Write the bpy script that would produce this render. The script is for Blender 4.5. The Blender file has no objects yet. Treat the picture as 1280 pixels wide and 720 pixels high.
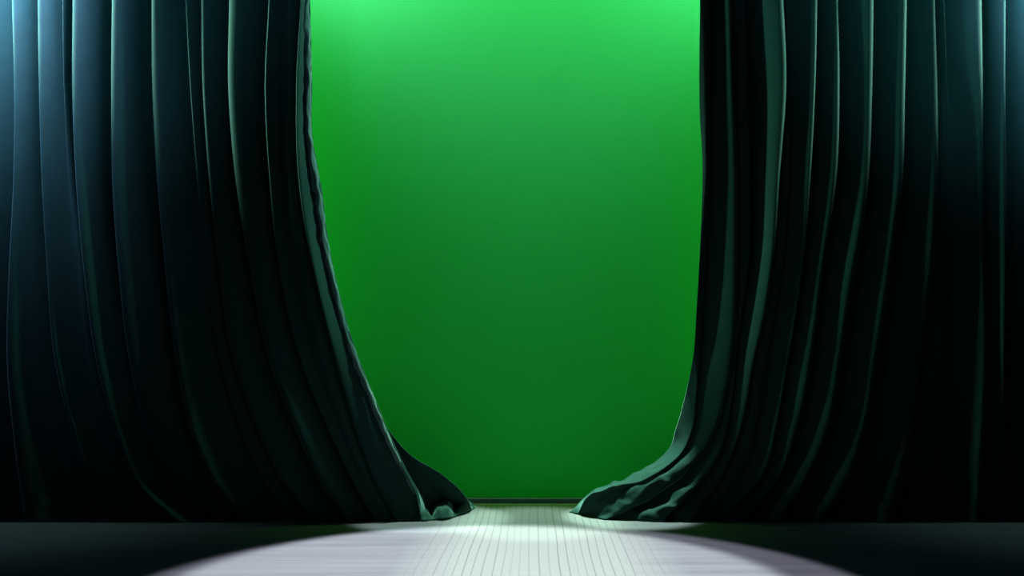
import bpy, math, random
import numpy as np
from mathutils import Vector, noise

# ------------------------------------------------------------------ frame
F, H, CX, CY = 1100.0, 1.4, 668.0, 445.0     # focal length (px), eye height (m), vanishing point of the floor boards
YC, YW = 7.44, 8.37                          # distance of the curtain line and of the back wall
C = bpy.context.scene.collection
scn = bpy.context.scene

def P(px, py, Y=YC):
    return np.array([(px - CX) * Y / F, Y, H + (CY - py) * Y / F])

# ------------------------------------------------------------------ materials
def newmat(name):
    m = bpy.data.materials.new(name); m.use_nodes = True
    return m, m.node_tree.nodes, m.node_tree.links, m.node_tree.nodes['Principled BSDF']

def velvet(name, base, sheen, tint, srough=0.3, bump=0.25):
    m, n, l, b = newmat(name)
    b.inputs['Base Color'].default_value = (*base, 1)
    b.inputs['Roughness'].default_value = 0.75
    b.inputs['Specular IOR Level'].default_value = 0.12
    b.inputs['Sheen Weight'].default_value = sheen
    b.inputs['Sheen Roughness'].default_value = srough
    b.inputs['Sheen Tint'].default_value = (*tint, 1)
    tc = n.new('ShaderNodeTexCoord')
    nz = n.new('ShaderNodeTexNoise'); nz.inputs['Scale'].default_value = 9; nz.inputs['Detail'].default_value = 5
    l.new(tc.outputs['Object'], nz.inputs['Vector'])
    mx = n.new('ShaderNodeMix'); mx.data_type = 'RGBA'
    mx.inputs[6].default_value = (*[c * 0.8 for c in base], 1); mx.inputs[7].default_value = (*[c * 1.25 for c in base], 1)
    l.new(nz.outputs['Fac'], mx.inputs[0]); l.new(mx.outputs[2], b.inputs['Base Color'])
    n2 = n.new('ShaderNodeTexNoise'); n2.inputs['Scale'].default_value = 260; n2.inputs['Detail'].default_value = 3
    l.new(tc.outputs['Object'], n2.inputs['Vector'])
    bp = n.new('ShaderNodeBump'); bp.inputs['Strength'].default_value = bump; bp.inputs['Distance'].default_value = 0.002
    l.new(n2.outputs['Fac'], bp.inputs['Height']); l.new(bp.outputs['Normal'], b.inputs['Normal'])
    return m

VEL = velvet('dark_green_velvet', (0.004, 0.027, 0.021), 0.42, (0.5, 1.0, 0.88))
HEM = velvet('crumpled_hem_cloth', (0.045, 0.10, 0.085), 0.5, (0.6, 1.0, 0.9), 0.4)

def screen_mat():
    m, n, l, b = newmat('chroma_green_paint')
    b.inputs['Roughness'].default_value = 0.9
    b.inputs['Specular IOR Level'].default_value = 0.05
    tc = n.new('ShaderNodeTexCoord')
    nz = n.new('ShaderNodeTexNoise'); nz.inputs['Scale'].default_value = 0.9; nz.inputs['Detail'].default_value = 2
    l.new(tc.outputs['Object'], nz.inputs['Vector'])
    mx = n.new('ShaderNodeMix'); mx.data_type = 'RGBA'
    mx.inputs[6].default_value = (0.016, 0.485, 0.056, 1); mx.inputs[7].default_value = (0.017, 0.515, 0.060, 1)
    l.new(nz.outputs['Fac'], mx.inputs[0]); l.new(mx.outputs[2], b.inputs['Base Color'])
    return m
GREEN = screen_mat()

def plain(name, col, rough=0.7, spec=0.3):
    m, n, l, b = newmat(name)
    b.inputs['Roughness'].default_value = rough
    b.inputs['Specular IOR Level'].default_value = spec
    tc = n.new('ShaderNodeTexCoord')
    nz = n.new('ShaderNodeTexNoise'); nz.inputs['Scale'].default_value = 6
    l.new(tc.outputs['Object'], nz.inputs['Vector'])
    mx = n.new('ShaderNodeMix'); mx.data_type = 'RGBA'
    mx.inputs[6].default_value = (*[c * 0.85 for c in col], 1); mx.inputs[7].default_value = (*[c * 1.15 for c in col], 1)
    l.new(nz.outputs['Fac'], mx.inputs[0]); l.new(mx.outputs[2], b.inputs['Base Color'])
    return m
BASE = plain('dark_slate_paint', (0.08, 0.115, 0.17), 0.6)
WALLM = plain('black_wall_paint', (0.02, 0.02, 0.022), 0.9)

def floor_mat():
    """dark grey boards: narrow grooved boards running to the wall up the middle,
    long boards lying crosswise on both sides"""
    m, n, l, b = newmat('grey_stage_boards')
    b.inputs['Roughness'].default_value = 0.95
    b.inputs['Specular IOR Level'].default_value = 0.02
    geo = n.new('ShaderNodeNewGeometry')
    sep = n.new('ShaderNodeSeparateXYZ'); l.new(geo.outputs['Position'], sep.inputs[0])
    def math_(op, a, b_=None, clamp=False):
        q = n.new('ShaderNodeMath'); q.operation = op; q.use_clamp = clamp
        for i, v in enumerate((a, b_)):
            if v is None: continue
            if isinstance(v, (int, float)): q.inputs[i].default_value = v
            else: l.new(v, q.inputs[i])
        return q.outputs[0]
    X, Y = sep.outputs['X'], sep.outputs['Y']
    # groove mask for the middle boards (spacing 62 mm, slightly uneven)
    nz = n.new('ShaderNodeTexNoise'); nz.noise_dimensions = '2D'; nz.inputs['Scale'].default_value = 1.0; nz.inputs['Detail'].default_value = 1
    cv = n.new('ShaderNodeCombineXYZ'); l.new(math_('MULTIPLY', X, 3.0), cv.inputs[0]); l.new(math_('MULTIPLY', Y, 0.35), cv.inputs[1])
    l.new(cv.outputs[0], nz.inputs['Vector'])
    wob = math_('MULTIPLY', math_('SUBTRACT', nz.outputs['Fac'], 0.5), 0.06)
    xs = math_('DIVIDE', math_('ADD', X, wob), 0.062)
    fr = math_('ABSOLUTE', math_('SUBTRACT', math_('FRACT', xs), 0.5))
    gx = math_('MULTIPLY', math_('SUBTRACT', 0.085, fr), 16.0, True)
    # each groove has its own strength
    wn = n.new('ShaderNodeTexWhiteNoise'); wn.noise_dimensions = '1D'
    l.new(math_('FLOOR', xs), wn.inputs['W'])
    gx = math_('MULTIPLY', gx, math_('ADD', math_('MULTIPLY', wn.outputs['Value'], 0.6), 0.4))
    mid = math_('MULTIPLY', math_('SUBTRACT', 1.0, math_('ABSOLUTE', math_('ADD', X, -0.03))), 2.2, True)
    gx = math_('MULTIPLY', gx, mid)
    # crosswise boards outside the middle
    cv2 = n.new('ShaderNodeCombineXYZ'); l.new(math_('MULTIPLY', X, 0.55), cv2.inputs[0]); l.new(math_('MULTIPLY', Y, 9.0), cv2.inputs[1])
    n3 = n.new('ShaderNodeTexNoise'); n3.noise_dimensions = '2D'; n3.inputs['Scale'].default_value = 1.0; n3.inputs['Detail'].default_value = 4
    l.new(cv2.outputs[0], n3.inputs['Vector'])
    side = math_('SUBTRACT', 1.0, mid)
    grain = math_('MULTIPLY', math_('MULTIPLY', math_('SUBTRACT', n3.outputs['Fac'], 0.5), side), 0.5)
    ysd = math_('DIVIDE', Y, 0.14)
    fy = math_('ABSOLUTE', math_('SUBTRACT', math_('FRACT', ysd), 0.5))
    gy = math_('MULTIPLY', math_('MULTIPLY', math_('SUBTRACT', 0.05, fy), 10.0, True), side)
    groove = math_('ADD', math_('MULTIPLY', gx, 0.42), math_('MULTIPLY', gy, 0.3))
    val = math_('SUBTRACT', math_('ADD', 1.0, grain), groove)
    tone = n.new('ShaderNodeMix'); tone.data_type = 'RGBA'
    tone.inputs[6].default_value = (0.064, 0.063, 0.075, 1); tone.inputs[7].default_value = (0.095, 0.100, 0.099, 1)  # side boards tinted darker and bluer to deepen the shade beside the pool
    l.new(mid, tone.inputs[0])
    vm = n.new('ShaderNodeVectorMath'); vm.operation = 'SCALE'
    l.new(tone.outputs[2], vm.inputs[0]); l.new(val, vm.inputs['Scale'])
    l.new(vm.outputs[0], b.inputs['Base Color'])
    bp = n.new('ShaderNodeBump'); bp.inputs['Strength'].default_value = 0.4; bp.inputs['Distance'].default_value = 0.004
    l.new(math_('SUBTRACT', 1.0, math_('ADD', gx, gy)), bp.inputs['Height'])
    l.new(bp.outputs['Normal'], b.inputs['Normal'])
    return m
FLOOR = floor_mat()

# ------------------------------------------------------------------ mesh helpers
def make(name, verts, faces, mat, parent=None, smooth=True):
    me = bpy.data.meshes.new(name)
    me.from_pydata([tuple(map(float, v)) for v in verts], [], faces)
    me.materials.append(mat)
    me.update()
    o = bpy.data.objects.new(name, me); C.objects.link(o)
    if smooth:
        for p in me.polygons: p.use_smooth = True
    if parent: o.parent = parent
    return o

def box(name, x0, x1, y0, y1, z0, z1, mat, bevel=0.0):
    v = [(x, y, z) for x in (x0, x1) for y in (y0, y1) for z in (z0, z1)]
    f = [(0,1,3,2),(4,6,7,5),(0,4,5,1),(2,3,7,6),(0,2,6,4),(1,5,7,3)]
    o = make(name, v, f, mat, smooth=False)
    if bevel:
        b = o.modifiers.new('bevel', 'BEVEL'); b.width = bevel; b.segments = 3
    return o

# ------------------------------------------------------------------ setting
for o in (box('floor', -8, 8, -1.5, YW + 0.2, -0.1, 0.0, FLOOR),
          box('wall_back', -8, 8, YW + 0.052, YW + 0.2, 0.0, 6.4, WALLM)):
    o['kind'] = 'structure'
# baseboard with a rounded top edge
bb = box('baseboard_back', -8, 8, YW - 0.005, YW + 0.05, 0.0, 0.048, BASE, 0.008); bb['kind'] = 'structure'

# green screen: stretched sheet with real thickness, sewn edges hidden out of view
gs = box('green_screen', -4.6, 4.6, YW + 0.02, YW + 0.05, 0.048, 6.0, GREEN, 0.006)
gs['label'] = 'plain bright green screen filling the gap behind the two dark curtains'
gs['category'] = 'green screen'

# ------------------------------------------------------------------ interpolation
def pchip(xs, ys, q):
    xs = np.asarray(xs, float); ys = np.asarray(ys, float)
    h = np.diff(xs); d = np.diff(ys) / h
    n = len(xs); m = np.zeros(n)
    if n == 2: m[:] = d[0]
    else:
        for i in range(1, n - 1):
            if d[i-1] * d[i] > 0:
                w1 = 2*h[i] + h[i-1]; w2 = h[i] + 2*h[i-1]
                m[i] = (w1 + w2) / (w1 / d[i-1] + w2 / d[i])
        m[0], m[-1] = d[0], d[-1]
    q = np.clip(q, xs[0], xs[-1])
    k = np.clip(np.searchsorted(xs, q, side='right') - 1, 0, n - 2)
    t = (q - xs[k]) / h[k]
    return ((2*t**3 - 3*t**2 + 1)*ys[k] + (t**3 - 2*t**2 + t)*h[k]*m[k]
            + (-2*t**3 + 3*t**2)*ys[k+1] + (t**3 - t**2)*h[k]*m[k+1])

def natural(xs, ys, q):      # smoother Catmull-Rom through the points
    xs = np.asarray(xs, float); ys = np.asarray(ys, float)
    m = np.gradient(ys, xs); h = np.diff(xs)
    q = np.clip(q, xs[0], xs[-1])
    k = np.clip(np.searchsorted(xs, q, side='right') - 1, 0, len(xs) - 2)
    t = (q - xs[k]) / h[k]
    return ((2*t**3 - 3*t**2 + 1)*ys[k] + (t**3 - 2*t**2 + t)*h[k]*m[k]
            + (-2*t**3 + 3*t**2)*ys[k+1] + (t**3 - t**2)*h[k]*m[k+1])

# one pleat from fold edge to fold edge: (sideways 0..1, depth towards the viewer)
PLEAT = [(0.0, 0.0), (0.008, 0.14), (0.035, 0.30), (0.085, 0.40), (0.16, 0.42), (0.30, 0.36),
         (0.48, 0.20), (0.66, -0.06), (0.82, -0.42), (0.95, -0.74), (1.03, -0.78), (1.05, -0.60),
         (1.035, -0.36), (1.008, -0.14), (1.0, 0.0)]
NS = 36
def pleat_curve():
    p = np.array(PLEAT); s = np.r_[0, np.cumsum(np.hypot(*(np.diff(p, axis=0).T * np.array([[1.0], [0.45]]))))]; s /= s[-1]
    q = np.linspace(0, 1, NS + 1)
    return natural(s, p[:, 0], q), natural(s, p[:, 1], q)
PX, PD = pleat_curve()

TOP = -680  # curtain tops extended far out of view to block light from behind
ROWS = np.r_[np.linspace(TOP, -60, 12, endpoint=False), np.linspace(-60, 420, 75, endpoint=False), np.linspace(420, 652, 110)]

class Node:
    """one fold edge running down the curtain. pts: (px, py[, distance]); amp: [(py, fold depth factor)]"""
    def __init__(self, pts, amp=((TOP, 1), (652, 1)), keys=None, lift=((TOP, 0), (652, 0)), cap=0.15, k=0.5, keep=False):
        self.cap, self.k, self.keep = cap, k, keep or (len(pts[0]) == 3 and pts[0][0] != 386)
        pts = [tuple(p) if len(p) == 3 else (p[0], p[1], YC) for p in pts]
        if keys is None: keys = [p[1] for p in pts]
        if keys[0] > TOP:
            pts = [(pts[0][0], TOP, pts[0][2])] + pts; keys = [TOP] + list(keys)
        a = np.array(pts, float)
        self.px = natural(keys, a[:, 0], ROWS)
        self.py = pchip(keys, a[:, 1], ROWS)
        self.Y = pchip(keys, a[:, 2], ROWS)
        self.amp = pchip(*zip(*amp), ROWS)
        self.lift = pchip(*zip(*lift), ROWS)
        self.pos = np.stack([(self.px - CX) * self.Y / F, self.Y, H + (CY - self.py) * self.Y / F], 1)

def curtain_mesh(name, nodes, flip, seed, wrinkle=1.0):
    verts, ncol = [], 0
    nr = len(ROWS)
    cols = []
    # narrow pleats stand as proud as the wide ones, and the gathers step forward towards the gap
    for i in range(len(nodes) - 1):
        A, B = nodes[i], nodes[i + 1]
        w = np.linalg.norm((B.pos - A.pos)[:, :2], axis=1)
        d = np.minimum(w * A.k, A.cap) * A.amp
        near = np.clip(1 - np.abs(A.px[40] - (389 if not flip else 875)) / 120, 0, 1)
        sh = np.clip(0.063 - 0.42 * d, 0, 0.06) * np.clip((A.amp - 0.2) / 0.5, 0, 1) + 0.05 * near * (0 if A.keep else 1)
        sh = sh * np.clip((A.pos[:, 2] - 0.35) / 1.2, 0, 1) * (0 if A.keep else 1)
        k = (A.Y - sh) / A.Y
        A.pos = np.stack([A.pos[:, 0] * k, A.Y - sh, H + (A.pos[:, 2] - H) * k], 1)
    for i in range(len(nodes) - 1):
        A, B = (nodes[i], nodes[i+1])
        w = np.linalg.norm((B.pos - A.pos)[:, :2], axis=1)
        d = np.minimum(w * A.k, A.cap)
        for j in range(NS + (1 if i == len(nodes) - 2 else 0)):
            u, dp = (PX[j], PD[j]) if i < len(nodes) - 2 else (j / NS, 0.30 * math.sin(math.pi * j / NS) ** 0.6 - 0.1 * j / NS)
            am = A.amp * (1 - np.clip(u, 0, 1)) + B.amp * np.clip(u, 0, 1)
            am = np.where(dp > -1, am, am)
            uu = np.clip(u, 0, 1)
            # overhang fades with the amplitude
            ue = uu + (u - uu) * np.clip(A.amp, 0, 1)
            pos = A.pos * (1 - ue)[:, None] + B.pos * ue[:, None]
            li = A.lift * (1 - uu) + B.lift * uu
            off = np.stack([np.zeros(nr), -np.cos(li), np.sin(li)], 1)
            pos = pos + off * (dp * d * am)[:, None]
            cols.append(pos)
    G = np.stack(cols, 1)                       # rows x columns x 3
    nr, nc, _ = G.shape
    # gentle irregularity of hanging cloth, stronger near the floor
    for r in range(nr):
        for c in range(nc):
            x, y, z = G[r, c]
            low = math.exp(-max(z, 0) / 0.5)
            s = noise.noise(Vector((x * 2.2 + seed, z * 0.5, y * 2))) * 0.018 \
              + noise.noise(Vector((x * 5 + seed, z * 3.0, y * 5))) * 0.016 * low * wrinkle \
              + noise.noise(Vector((x * 14 + z * 6 + seed, z * 13 - x * 5, y * 9))) * 0.007 * low * wrinkle
            G[r, c, 1] += s
            if flip and x < 1.45 and z < 0.5:      # crumpled heap at the corner
                q = min(1, (1.45 - x) / 0.3) * min(1, (0.5 - z) / 0.15) * min(1, z / 0.05)
                a = 1 - abs(noise.noise(Vector((x * 4.5 + 2, y * 4.5, z * 6)))) * 3.2
                b_ = 1 - abs(noise.noise(Vector((x * 9 - z * 7, y * 8 + 5, z * 9)))) * 3.0
                G[r, c, 2] += q * (0.016 * a + 0.005 * b_ - 0.008)
                G[r, c, 1] -= q * (0.016 * a + 0.005 * b_ - 0.008)
            # the cloth kicks out a little where it meets the boards
            G[r, c, 2] = max(G[r, c, 2], 0.006)
    verts = G.reshape(-1, 3)
    faces = []
    for r in range(nr - 1):
        for c in range(nc - 1):
            a = r * nc + c
            q = (a, a + nc, a + nc + 1, a + 1)
            faces.append(q if not flip else q[::-1])
    o = make(name, verts, faces, VEL)
    s = o.modifiers.new('cloth_thickness', 'SOLIDIFY'); s.thickness = 0.005; s.offset = -1 if not flip else -1
    return o, G

# ------------------------------------------------------------------ left curtain (fold edges traced left to right)
full = ((TOP, 1), (652, 1))
L = [Node([(x, 0), (x, 652)]) for x in range(-760, -200, 90)] + [  # first come unseen outer folds, added to keep side light off the screen
    Node([(-150, 0), (-150, 300), (-135, 500), (-110, 652)]),
    Node([(-95, 0), (-94, 300), (-85, 500), (-60, 652)]),
    Node([(-45, 0), (-42, 225), (-45, 450), (-32, 560), (-15, 652)]),
    Node([(16, 0), (19, 110), (18, 225), (12, 340), (10, 450), (18, 550), (24, 600), (30, 652)], cap=0.12),
    Node([(48, 0), (50, 110), (53, 225), (60, 340), (70, 450), (95, 550), (112, 600), (135, 652)], cap=0.10),
    Node([(78, 0), (80, 110), (87, 225), (98, 320), (111, 450), (136, 550), (163, 610), (205, 652)], amp=((TOP, .8), (0, .8), (225, .4), (320, .15), (652, .1))),
    Node([(92, 0), (92, 110), (97, 225), (107, 340), (122, 450), (150, 550), (178, 610), (222, 652)]),
    Node([(142, 0), (141, 110), (142, 225), (149, 340), (162, 450), (190, 555), (216, 605), (275, 652)], amp=((TOP, 1), (225, 1), (420, .7), (652, .5))),
    Node([(191, 0), (191, 110), (197, 225), (208, 340), (221, 450), (247, 560), (271, 610), (305, 652)]),
    Node([(232, 0), (238, 110), (247, 225), (258, 330), (274, 450), (305, 552), (335, 610), (368, 652)], amp=((TOP, .8), (225, .6), (340, .25), (652, .3))),
    Node([(252, 0), (254, 110), (262, 225), (275, 340), (292, 450), (328, 550), (356, 605), (390, 652)]),
    Node([(287, 0), (286, 110), (295, 225), (314, 340), (337, 450), (376, 550), (402, 605), (434, 652)]),
    Node([(336, 0), (331, 110), (337, 225), (350, 340), (376, 450), (417, 550), (443, 605), (470, 652)]),
    Node([(355, 0), (352, 110), (354, 225), (368, 340), (394, 450), (431, 550), (455, 605), (482, 652)], amp=((TOP, .5), (225, .35), (652, .1))),
    Node([(376, 0), (370, 110), (373, 225), (391, 335), (418, 445), (449, 550), (470, 605), (497, 652)], cap=0.05, k=0.7),
]
# leading edge and the cloth that turns back behind it
edgeL = [(386, 0), (388, 100), (389, 175), (396, 215), (401, 245), (405, 280), (410, 312), (421, 362), (434, 411),
         (448, 452), (466, 497), (487, 548), (503, 583), (520, 617), (527, 638)]
kE = [p[1] for p in edgeL[:-1]] + [652]
L.append(Node([(x, y, YC + 0.02 * (1 if y < 560 else 0.6)) for x, y in edgeL[:-1]] + [(526, 651, YC + 0.02)], amp=((TOP, .35), (560, .35), (652, .7)), keys=kE, cap=0.12, keep=False))
kk = [TOP, 100, 245, 411, 520, 590, 622, 640, 652]
L.append(Node([(376, TOP, 7.56), (376, 100, 7.56), (385, 245, 7.56), (420, 411, 7.56), (465, 520, 7.58), (508, 590, 7.62), (530, 622, 7.66), (539, 638, 7.70), (547, 650.5, 7.50)],
              keys=kk, amp=((TOP, 0), (600, 0.0), (625, .8), (652, 1.4)), lift=((TOP, 0), (600, 0), (652, 1.1)), cap=0.06))
L.append(Node([(372, TOP, 7.60), (372, 100, 7.60), (380, 245, 7.60), (414, 411, 7.60), (462, 520, 7.60), (525, 594, 7.64), (555, 625, 7.80), (565, 637, 7.88), (572, 645.5, 7.68)],
              keys=kk, amp=((TOP, 0), (600, 0.0), (625, .8), (652, 1.4)), lift=((TOP, 0), (600, 0), (652, 1.1)), cap=0.06))
L.append(Node([(368, TOP, 7.52), (368, 100, 7.52), (376, 245, 7.52), (410, 411, 7.52), (452, 490, 7.52), (484, 536, 7.54), (523, 576, 7.58), (549, 591, 7.60), (570, 608, 7.66), (582, 621, 7.78), (590, 638, 7.98)],
              keys=[TOP, 100, 245, 411, 490, 536, 576, 591, 606, 622, 652], amp=((TOP, 0), (600, .1), (652, .5)), cap=0.05))
left, GL = curtain_mesh('stage_curtain', L, False, 3.1)
left['label'] = 'left dark green velvet curtain with crumpled pale front edge and slanting folds'
left['category'] = 'curtain'; left['group'] = 'drawn stage curtains'

# crumpled turned hem down the leading edge (its own part: paler, creased)
def hem_strip():
    cen = [Vector(map(float, P(x, y, YC - 0.02))) for x, y in edgeL[:-1]]
    ys = np.array([p[1] for p in edgeL[:-1]], float); xs = np.array([p[0] for p in edgeL[:-1]], float)
    rows = np.linspace(-400, 617, 520)
    verts, faces, N = [], [], 12
    for r, y in enumerate(rows):
        x = natural(np.r_[-400, ys], np.r_[386, xs], np.array([y]))[0]
        p = P(x, y, YC - 0.05 + 0.06 * min(1, max(0, (y - 540) / 50)))
        z = p[2]
        w = 0.022 + 0.012 * noise.noise(Vector((0, 0, z * 1.7))) + 0.010 * noise.noise(Vector((3, 0, z * 9)))
        w = max(w, 0.008) * (1.25 if y < 240 else 1.0)
        w *= min(1, (640 - y) / 120 + 0.25)
        for k in range(N):
            a = 2 * math.pi * k / N
            cr = 1 + 0.8 * noise.noise(Vector((math.cos(a) * 1.1 + 4, math.sin(a) * 1.1, z * 8)))
            verts.append((p[0] - w * 0.75 + w * cr * math.cos(a), p[1] + 0.55 * w * cr * math.sin(a), z))
    for r in range(len(rows) - 1):
        for k in range(N):
            a, b = r * N + k, r * N + (k + 1) % N
            faces.append((a, b, b + N, a + N))
    n = len(verts)
    faces.append(tuple(range(N))); faces.append(tuple(range(n - 1, n - N - 1, -1)))
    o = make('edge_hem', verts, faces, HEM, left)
    o['label'] = 'pale creased hem along the front edge of the curtain'
hem_strip()

# rolled bottom hem curling on the boards under the trailing cloth
def trailing_hem():
    key = [0, .3, .62, 1.0]
    X = [516, 545, 570, 594]; Yp = [651, 651.5, 647, 636]
    ns, nt = 110, 22
    verts, faces = [], []
    for i in range(ns):
        s_ = i / (ns - 1)
        px = natural(key, X, np.array([s_]))[0]; py = natural(key, Yp, np.array([s_]))[0]
        Yf = H * F / (py - CY)
        x0 = (px - CX) * Yf / F
        ph = 2 * math.pi * (s_ * 2.6 + 0.08)
        h = (0.075 + 0.045 * math.sin(ph) + 0.012 * math.sin(2.3 * ph)) * min(1, 0.25 + (1 - s_) * 3)
        for j in range(nt):
            t = j / (nt - 1)
            roll = 0.028 * math.sin(math.pi * min(t * 2.2, 1)) * (1 + 0.6 * math.sin(ph + 1))
            z = h * (1 - (1 - t) ** 2.2) + roll + 0.006
            y = Yf - 0.03 * math.sin(ph) + 0.24 * t - 0.02 * math.sin(math.pi * t)
            x = x0 - 0.03 * math.cos(ph) * t - 0.05 * t
            z += 0.008 * noise.noise(Vector((x * 14, y * 12, 2))) * t
            verts.append((x, y, max(z, 0.006)))
    for i in range(ns - 1):
        for j in range(nt - 1):
            a = i * nt + j
            faces.append((a, a + nt, a + nt + 1, a + 1))
    o = make('bottom_hem', verts, faces, VEL, left)
    m = o.modifiers.new('cloth_thickness', 'SOLIDIFY'); m.thickness = 0.006; m.offset = -1
    o['label'] = 'bottom hem curling on the boards, catching the light'
trailing_hem()

# ------------------------------------------------------------------ right curtain (fold edges right to left)
R_ = [Node([(x, 0), (x, 652)]) for x in range(2080, 1500, -90)] + [  # unseen outer folds added on this side too, stopping side lamp spill
    Node([(1460, 0), (1460, 450), (1440, 652)]),
    Node([(1405, 0), (1405, 450), (1390, 652)]),
    Node([(1350, 0), (1352, 225), (1350, 450), (1340, 652)]),
    Node([(1300, 0), (1302, 225), (1300, 450), (1292, 652)]),
    Node([(1255, 0), (1255, 100), (1257, 236), (1255, 450), (1250, 652)], cap=.10),
    Node([(1225, 0), (1227, 120), (1227, 236), (1232, 450), (1222, 652)], cap=.13),
    Node([(1180, 0), (1184, 100), (1186, 200), (1182, 450), (1170, 652)], amp=((TOP, .8), (60, .7), (160, .25), (652, .1))),
    Node([(1168, 0), (1171, 120), (1171, 236), (1168, 318), (1150, 450), (1138, 550), (1118, 652)]),
    Node([(1132, 0), (1130, 120), (1126, 236), (1118, 292), (1109, 368), (1096, 450), (1083, 530), (1055, 610), (1025, 652)]),
    Node([(1091, 0), (1090, 100), (1084, 236), (1078, 285), (1063, 368), (1051, 450), (1037, 530), (1012, 592), (975, 652)]),
    Node([(1047, 0), (1049, 100), (1044, 236), (1037, 285), (1029, 335), (1014, 450), (998, 530), (972, 600), (930, 652)]),
    Node([(1021, 0), (1019, 100), (1012, 236), (1004, 328), (991, 417), (984, 456), (973, 522), (950, 600), (903, 652)]),
    Node([(984, 0), (987, 100), (986, 236), (980, 320), (965, 420), (952, 510), (930, 590), (882, 652)], amp=((TOP, .3), (100, .35), (220, .5), (340, .25), (652, .1)), cap=.07),
    Node([(979, 0), (983, 100), (974, 228), (967, 318), (955, 400), (941, 460), (928, 530), (905, 590), (862, 652)]),
    Node([(930, 0), (935, 120), (937, 236), (937, 318), (930, 368), (921, 430), (915, 500), (893, 580), (828, 652)], cap=.10, keep=True),
    Node([(914, 0, 7.44), (917, 100, 7.44), (922, 225, 7.44), (922, 318, 7.44), (917, 440, 7.44), (909, 489, 7.44), (897, 530, 7.44), (880, 562, 7.45), (856, 590, 7.46), (828, 612, 7.47), (795, 632, 7.47), (757, 650.5, 7.50)],
         keep=True, keys=[0, 100, 225, 318, 440, 489, 530, 560, 585, 605, 625, 652], lift=((TOP, 0), (520, 0), (600, .6), (652, .3)), amp=((TOP, 1), (560, 1), (652, .6)), cap=.08),
    Node([(888, 0, 7.46), (887, 120, 7.46), (885, 236, 7.46), (883, 280, 7.46), (880, 360, 7.46), (876, 430, 7.46), (870, 495, 7.46), (864, 540, 7.47), (846, 572, 7.49), (816, 594, 7.46), (788, 604, 7.48), (762, 610, 7.52), (739, 619, 7.60), (722, 643, 7.76)],
         keys=[0, 120, 236, 280, 360, 430, 495, 540, 570, 590, 605, 618, 632, 652], lift=((TOP, 0), (520, 0), (590, 1.0), (652, .6)), amp=((TOP, 1), (560, .8), (652, .35)), cap=.07),
    Node([(875, TOP, 7.41), (875, 0, 7.41), (875, 150, 7.41), (878, 205, 7.41), (878, 220, 7.41), (875, 312, 7.41), (871, 384, 7.42), (866, 450, 7.45), (856, 497, 7.55), (845, 535, 7.62), (835, 562, 7.7), (812, 581, 7.76), (777, 598, 7.82), (745, 611, 7.86), (729, 623, 7.88), (711, 640.5, 7.87)],
         keys=[TOP, 0, 150, 205, 220, 312, 384, 450, 497, 535, 560, 580, 598, 614, 630, 652], amp=((TOP, .5), (652, .5)), lift=((TOP, 0), (520, 0), (600, 1.0), (652, 1.0))),
]
right, GR = curtain_mesh('stage_curtain', R_, True, 11.7)
right['label'] = 'right dark green velvet curtain with its corner spread in a low heap'
right['category'] = 'curtain'; right['group'] = 'drawn stage curtains'
del right['group'], left['group']

# ------------------------------------------------------------------ lights
def spot(name, loc, target, power, col, deg, blend, size):
    d = bpy.data.lights.new(name, 'SPOT'); d.energy = power; d.color = col
    d.spot_size = math.radians(deg); d.spot_blend = blend; d.shadow_soft_size = size
    o = bpy.data.objects.new(name, d); C.objects.link(o); o.location = loc
    o.rotation_euler = (Vector(target) - Vector(loc)).to_track_quat('-Z', 'Y').to_euler()
    return o
def area(name, loc, target, power, col, sx, sy, spread=180):
    d = bpy.data.lights.new(name, 'AREA'); d.energy = power; d.color = col
    d.shape = 'RECTANGLE'; d.spread = math.radians(spread); d.size = sx; d.size_y = sy
    o = bpy.data.objects.new(name, d); C.objects.link(o); o.location = loc
    o.rotation_euler = (Vector(target) - Vector(loc)).to_track_quat('-Z', 'Y').to_euler()
    return o

# pool of light on the boards in front of the gap: two overhead spots
spot('overhead_spot_lamp', (-0.2, 5.0, 6.6), (-0.2, 5.0, 0), 3700, (0.90, 0.90, 1.0), 39.5, 0.10, 0.05)
spot('overhead_spot_lamp', (-0.45, 5.2, 6.8), (-0.35, 5.3, 0), 11000, (0.86, 1.0, 0.92), 33, 0.15, 0.06)
# back light over the gap
spot('gap_spot_lamp', (0.0, 7.55, 9.2), (0.0, 7.40, 0), 8000, (0.70, 1.0, 0.84), 10.8, 0.6, 0.05)
spot('gap_spot_lamp', (-0.9, 7.62, 9.2), (-0.88, 7.58, 0), 10000, (0.70, 1.0, 0.84), 9.4, 0.5, 0.05)
spot('gap_spot_lamp', (0.86, 7.80, 9.2), (0.84, 7.67, 0), 17000, (0.70, 1.0, 0.84), 8.2, 0.5, 0.05)
# added soft blue-green front fill for the upper part of both curtains
spot('added_front_fill', (-3.0, 1.0, 6.0), (-3.8, 7.4, 5.1), 1100, (0.30, 0.62, 1.0), 42, 1.0, 0.3)
spot('added_front_fill', (3.0, 1.0, 6.0), (3.9, 7.4, 5.1), 1100, (0.30, 0.80, 1.0), 42, 1.0, 0.3)
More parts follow.
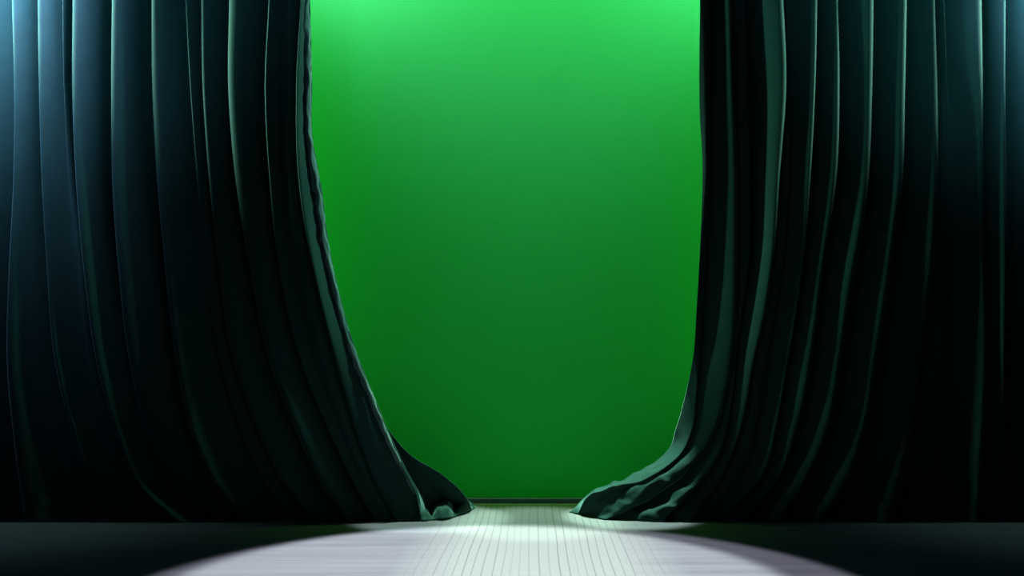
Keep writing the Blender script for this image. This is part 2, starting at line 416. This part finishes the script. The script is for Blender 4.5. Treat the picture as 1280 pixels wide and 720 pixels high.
# green light for the screen: overhead wash, upright strips added unseen behind each curtain
area('green_wash_lamp', (0, 7.75, 8.0), (0, 11.0, 1.5), 222, (0.22, 1.0, 0.05), 6.0, 0.2, 75)
area('added_green_strip', (-3.0, 7.8, 2.8), (-1.0, 9.8, 2.8), 8, (0.2, 1.0, 0.12), 0.15, 5.0, 85)
area('added_green_strip', (3.0, 7.8, 3.0), (1.0, 9.8, 3.0), 15, (0.2, 1.0, 0.05), 0.15, 5.0, 85)
# cool magenta-white washes for the top of the screen
spot('screen_top_lamp', (-3.0, 7.8, 6.8), (-1.2, 9.4, 5.3), 5000, (0.85, 0.30, 1.0), 80, 1.0, 0.4)
spot('screen_top_lamp', (3.0, 7.8, 6.8), (1.0, 9.4, 5.2), 3900, (0.8, 0.35, 1.0), 80, 1.0, 0.4)
# blue stage lamps high at both wings, and steep side lamps raking the folds
spot('blue_wing_lamp', (-5.0, 6.2, 5.8), (-4.9, 7.4, 5.0), 5800, (0.42, 0.55, 1.0), 90, 1.0, 0.2)
spot('blue_wing_lamp', (4.9, 6.2, 5.8), (4.9, 7.4, 5.1), 4600, (0.36, 0.60, 1.0), 86, 1.0, 0.2)
spot('side_rake_lamp', (-8.2, 7.12, 5.8), (-2.4, 7.4, 4.3), 9500, (0.48, 1.0, 0.80), 31, 1.0, 0.2)
spot('side_rake_lamp', (8.0, 7.12, 5.8), (2.4, 7.4, 4.3), 9500, (0.48, 1.0, 0.80), 31, 1.0, 0.2)

w = bpy.data.worlds.new('World'); scn.world = w; w.use_nodes = True
w.node_tree.nodes['Background'].inputs['Color'].default_value = (0.012, 0.019, 0.035, 1)
w.node_tree.nodes['Background'].inputs['Strength'].default_value = 1.0

# ------------------------------------------------------------------ camera
cd = bpy.data.cameras.new('Camera'); cam = bpy.data.objects.new('Camera', cd); C.objects.link(cam)
cam.location = (0, 0, H); cam.rotation_euler = (math.pi / 2, 0, 0)
cd.sensor_width = 36; cd.lens = F / 1280 * 36
cd.shift_x = (640 - CX) / 1280; cd.shift_y = (CY - 360) / 1280
scn.camera = cam
scn.view_settings.view_transform = 'Standard'; scn.view_settings.look = 'None'
scn.view_settings.exposure = 0; scn.view_settings.gamma = 1
scn.view_settings.use_curve_mapping = False
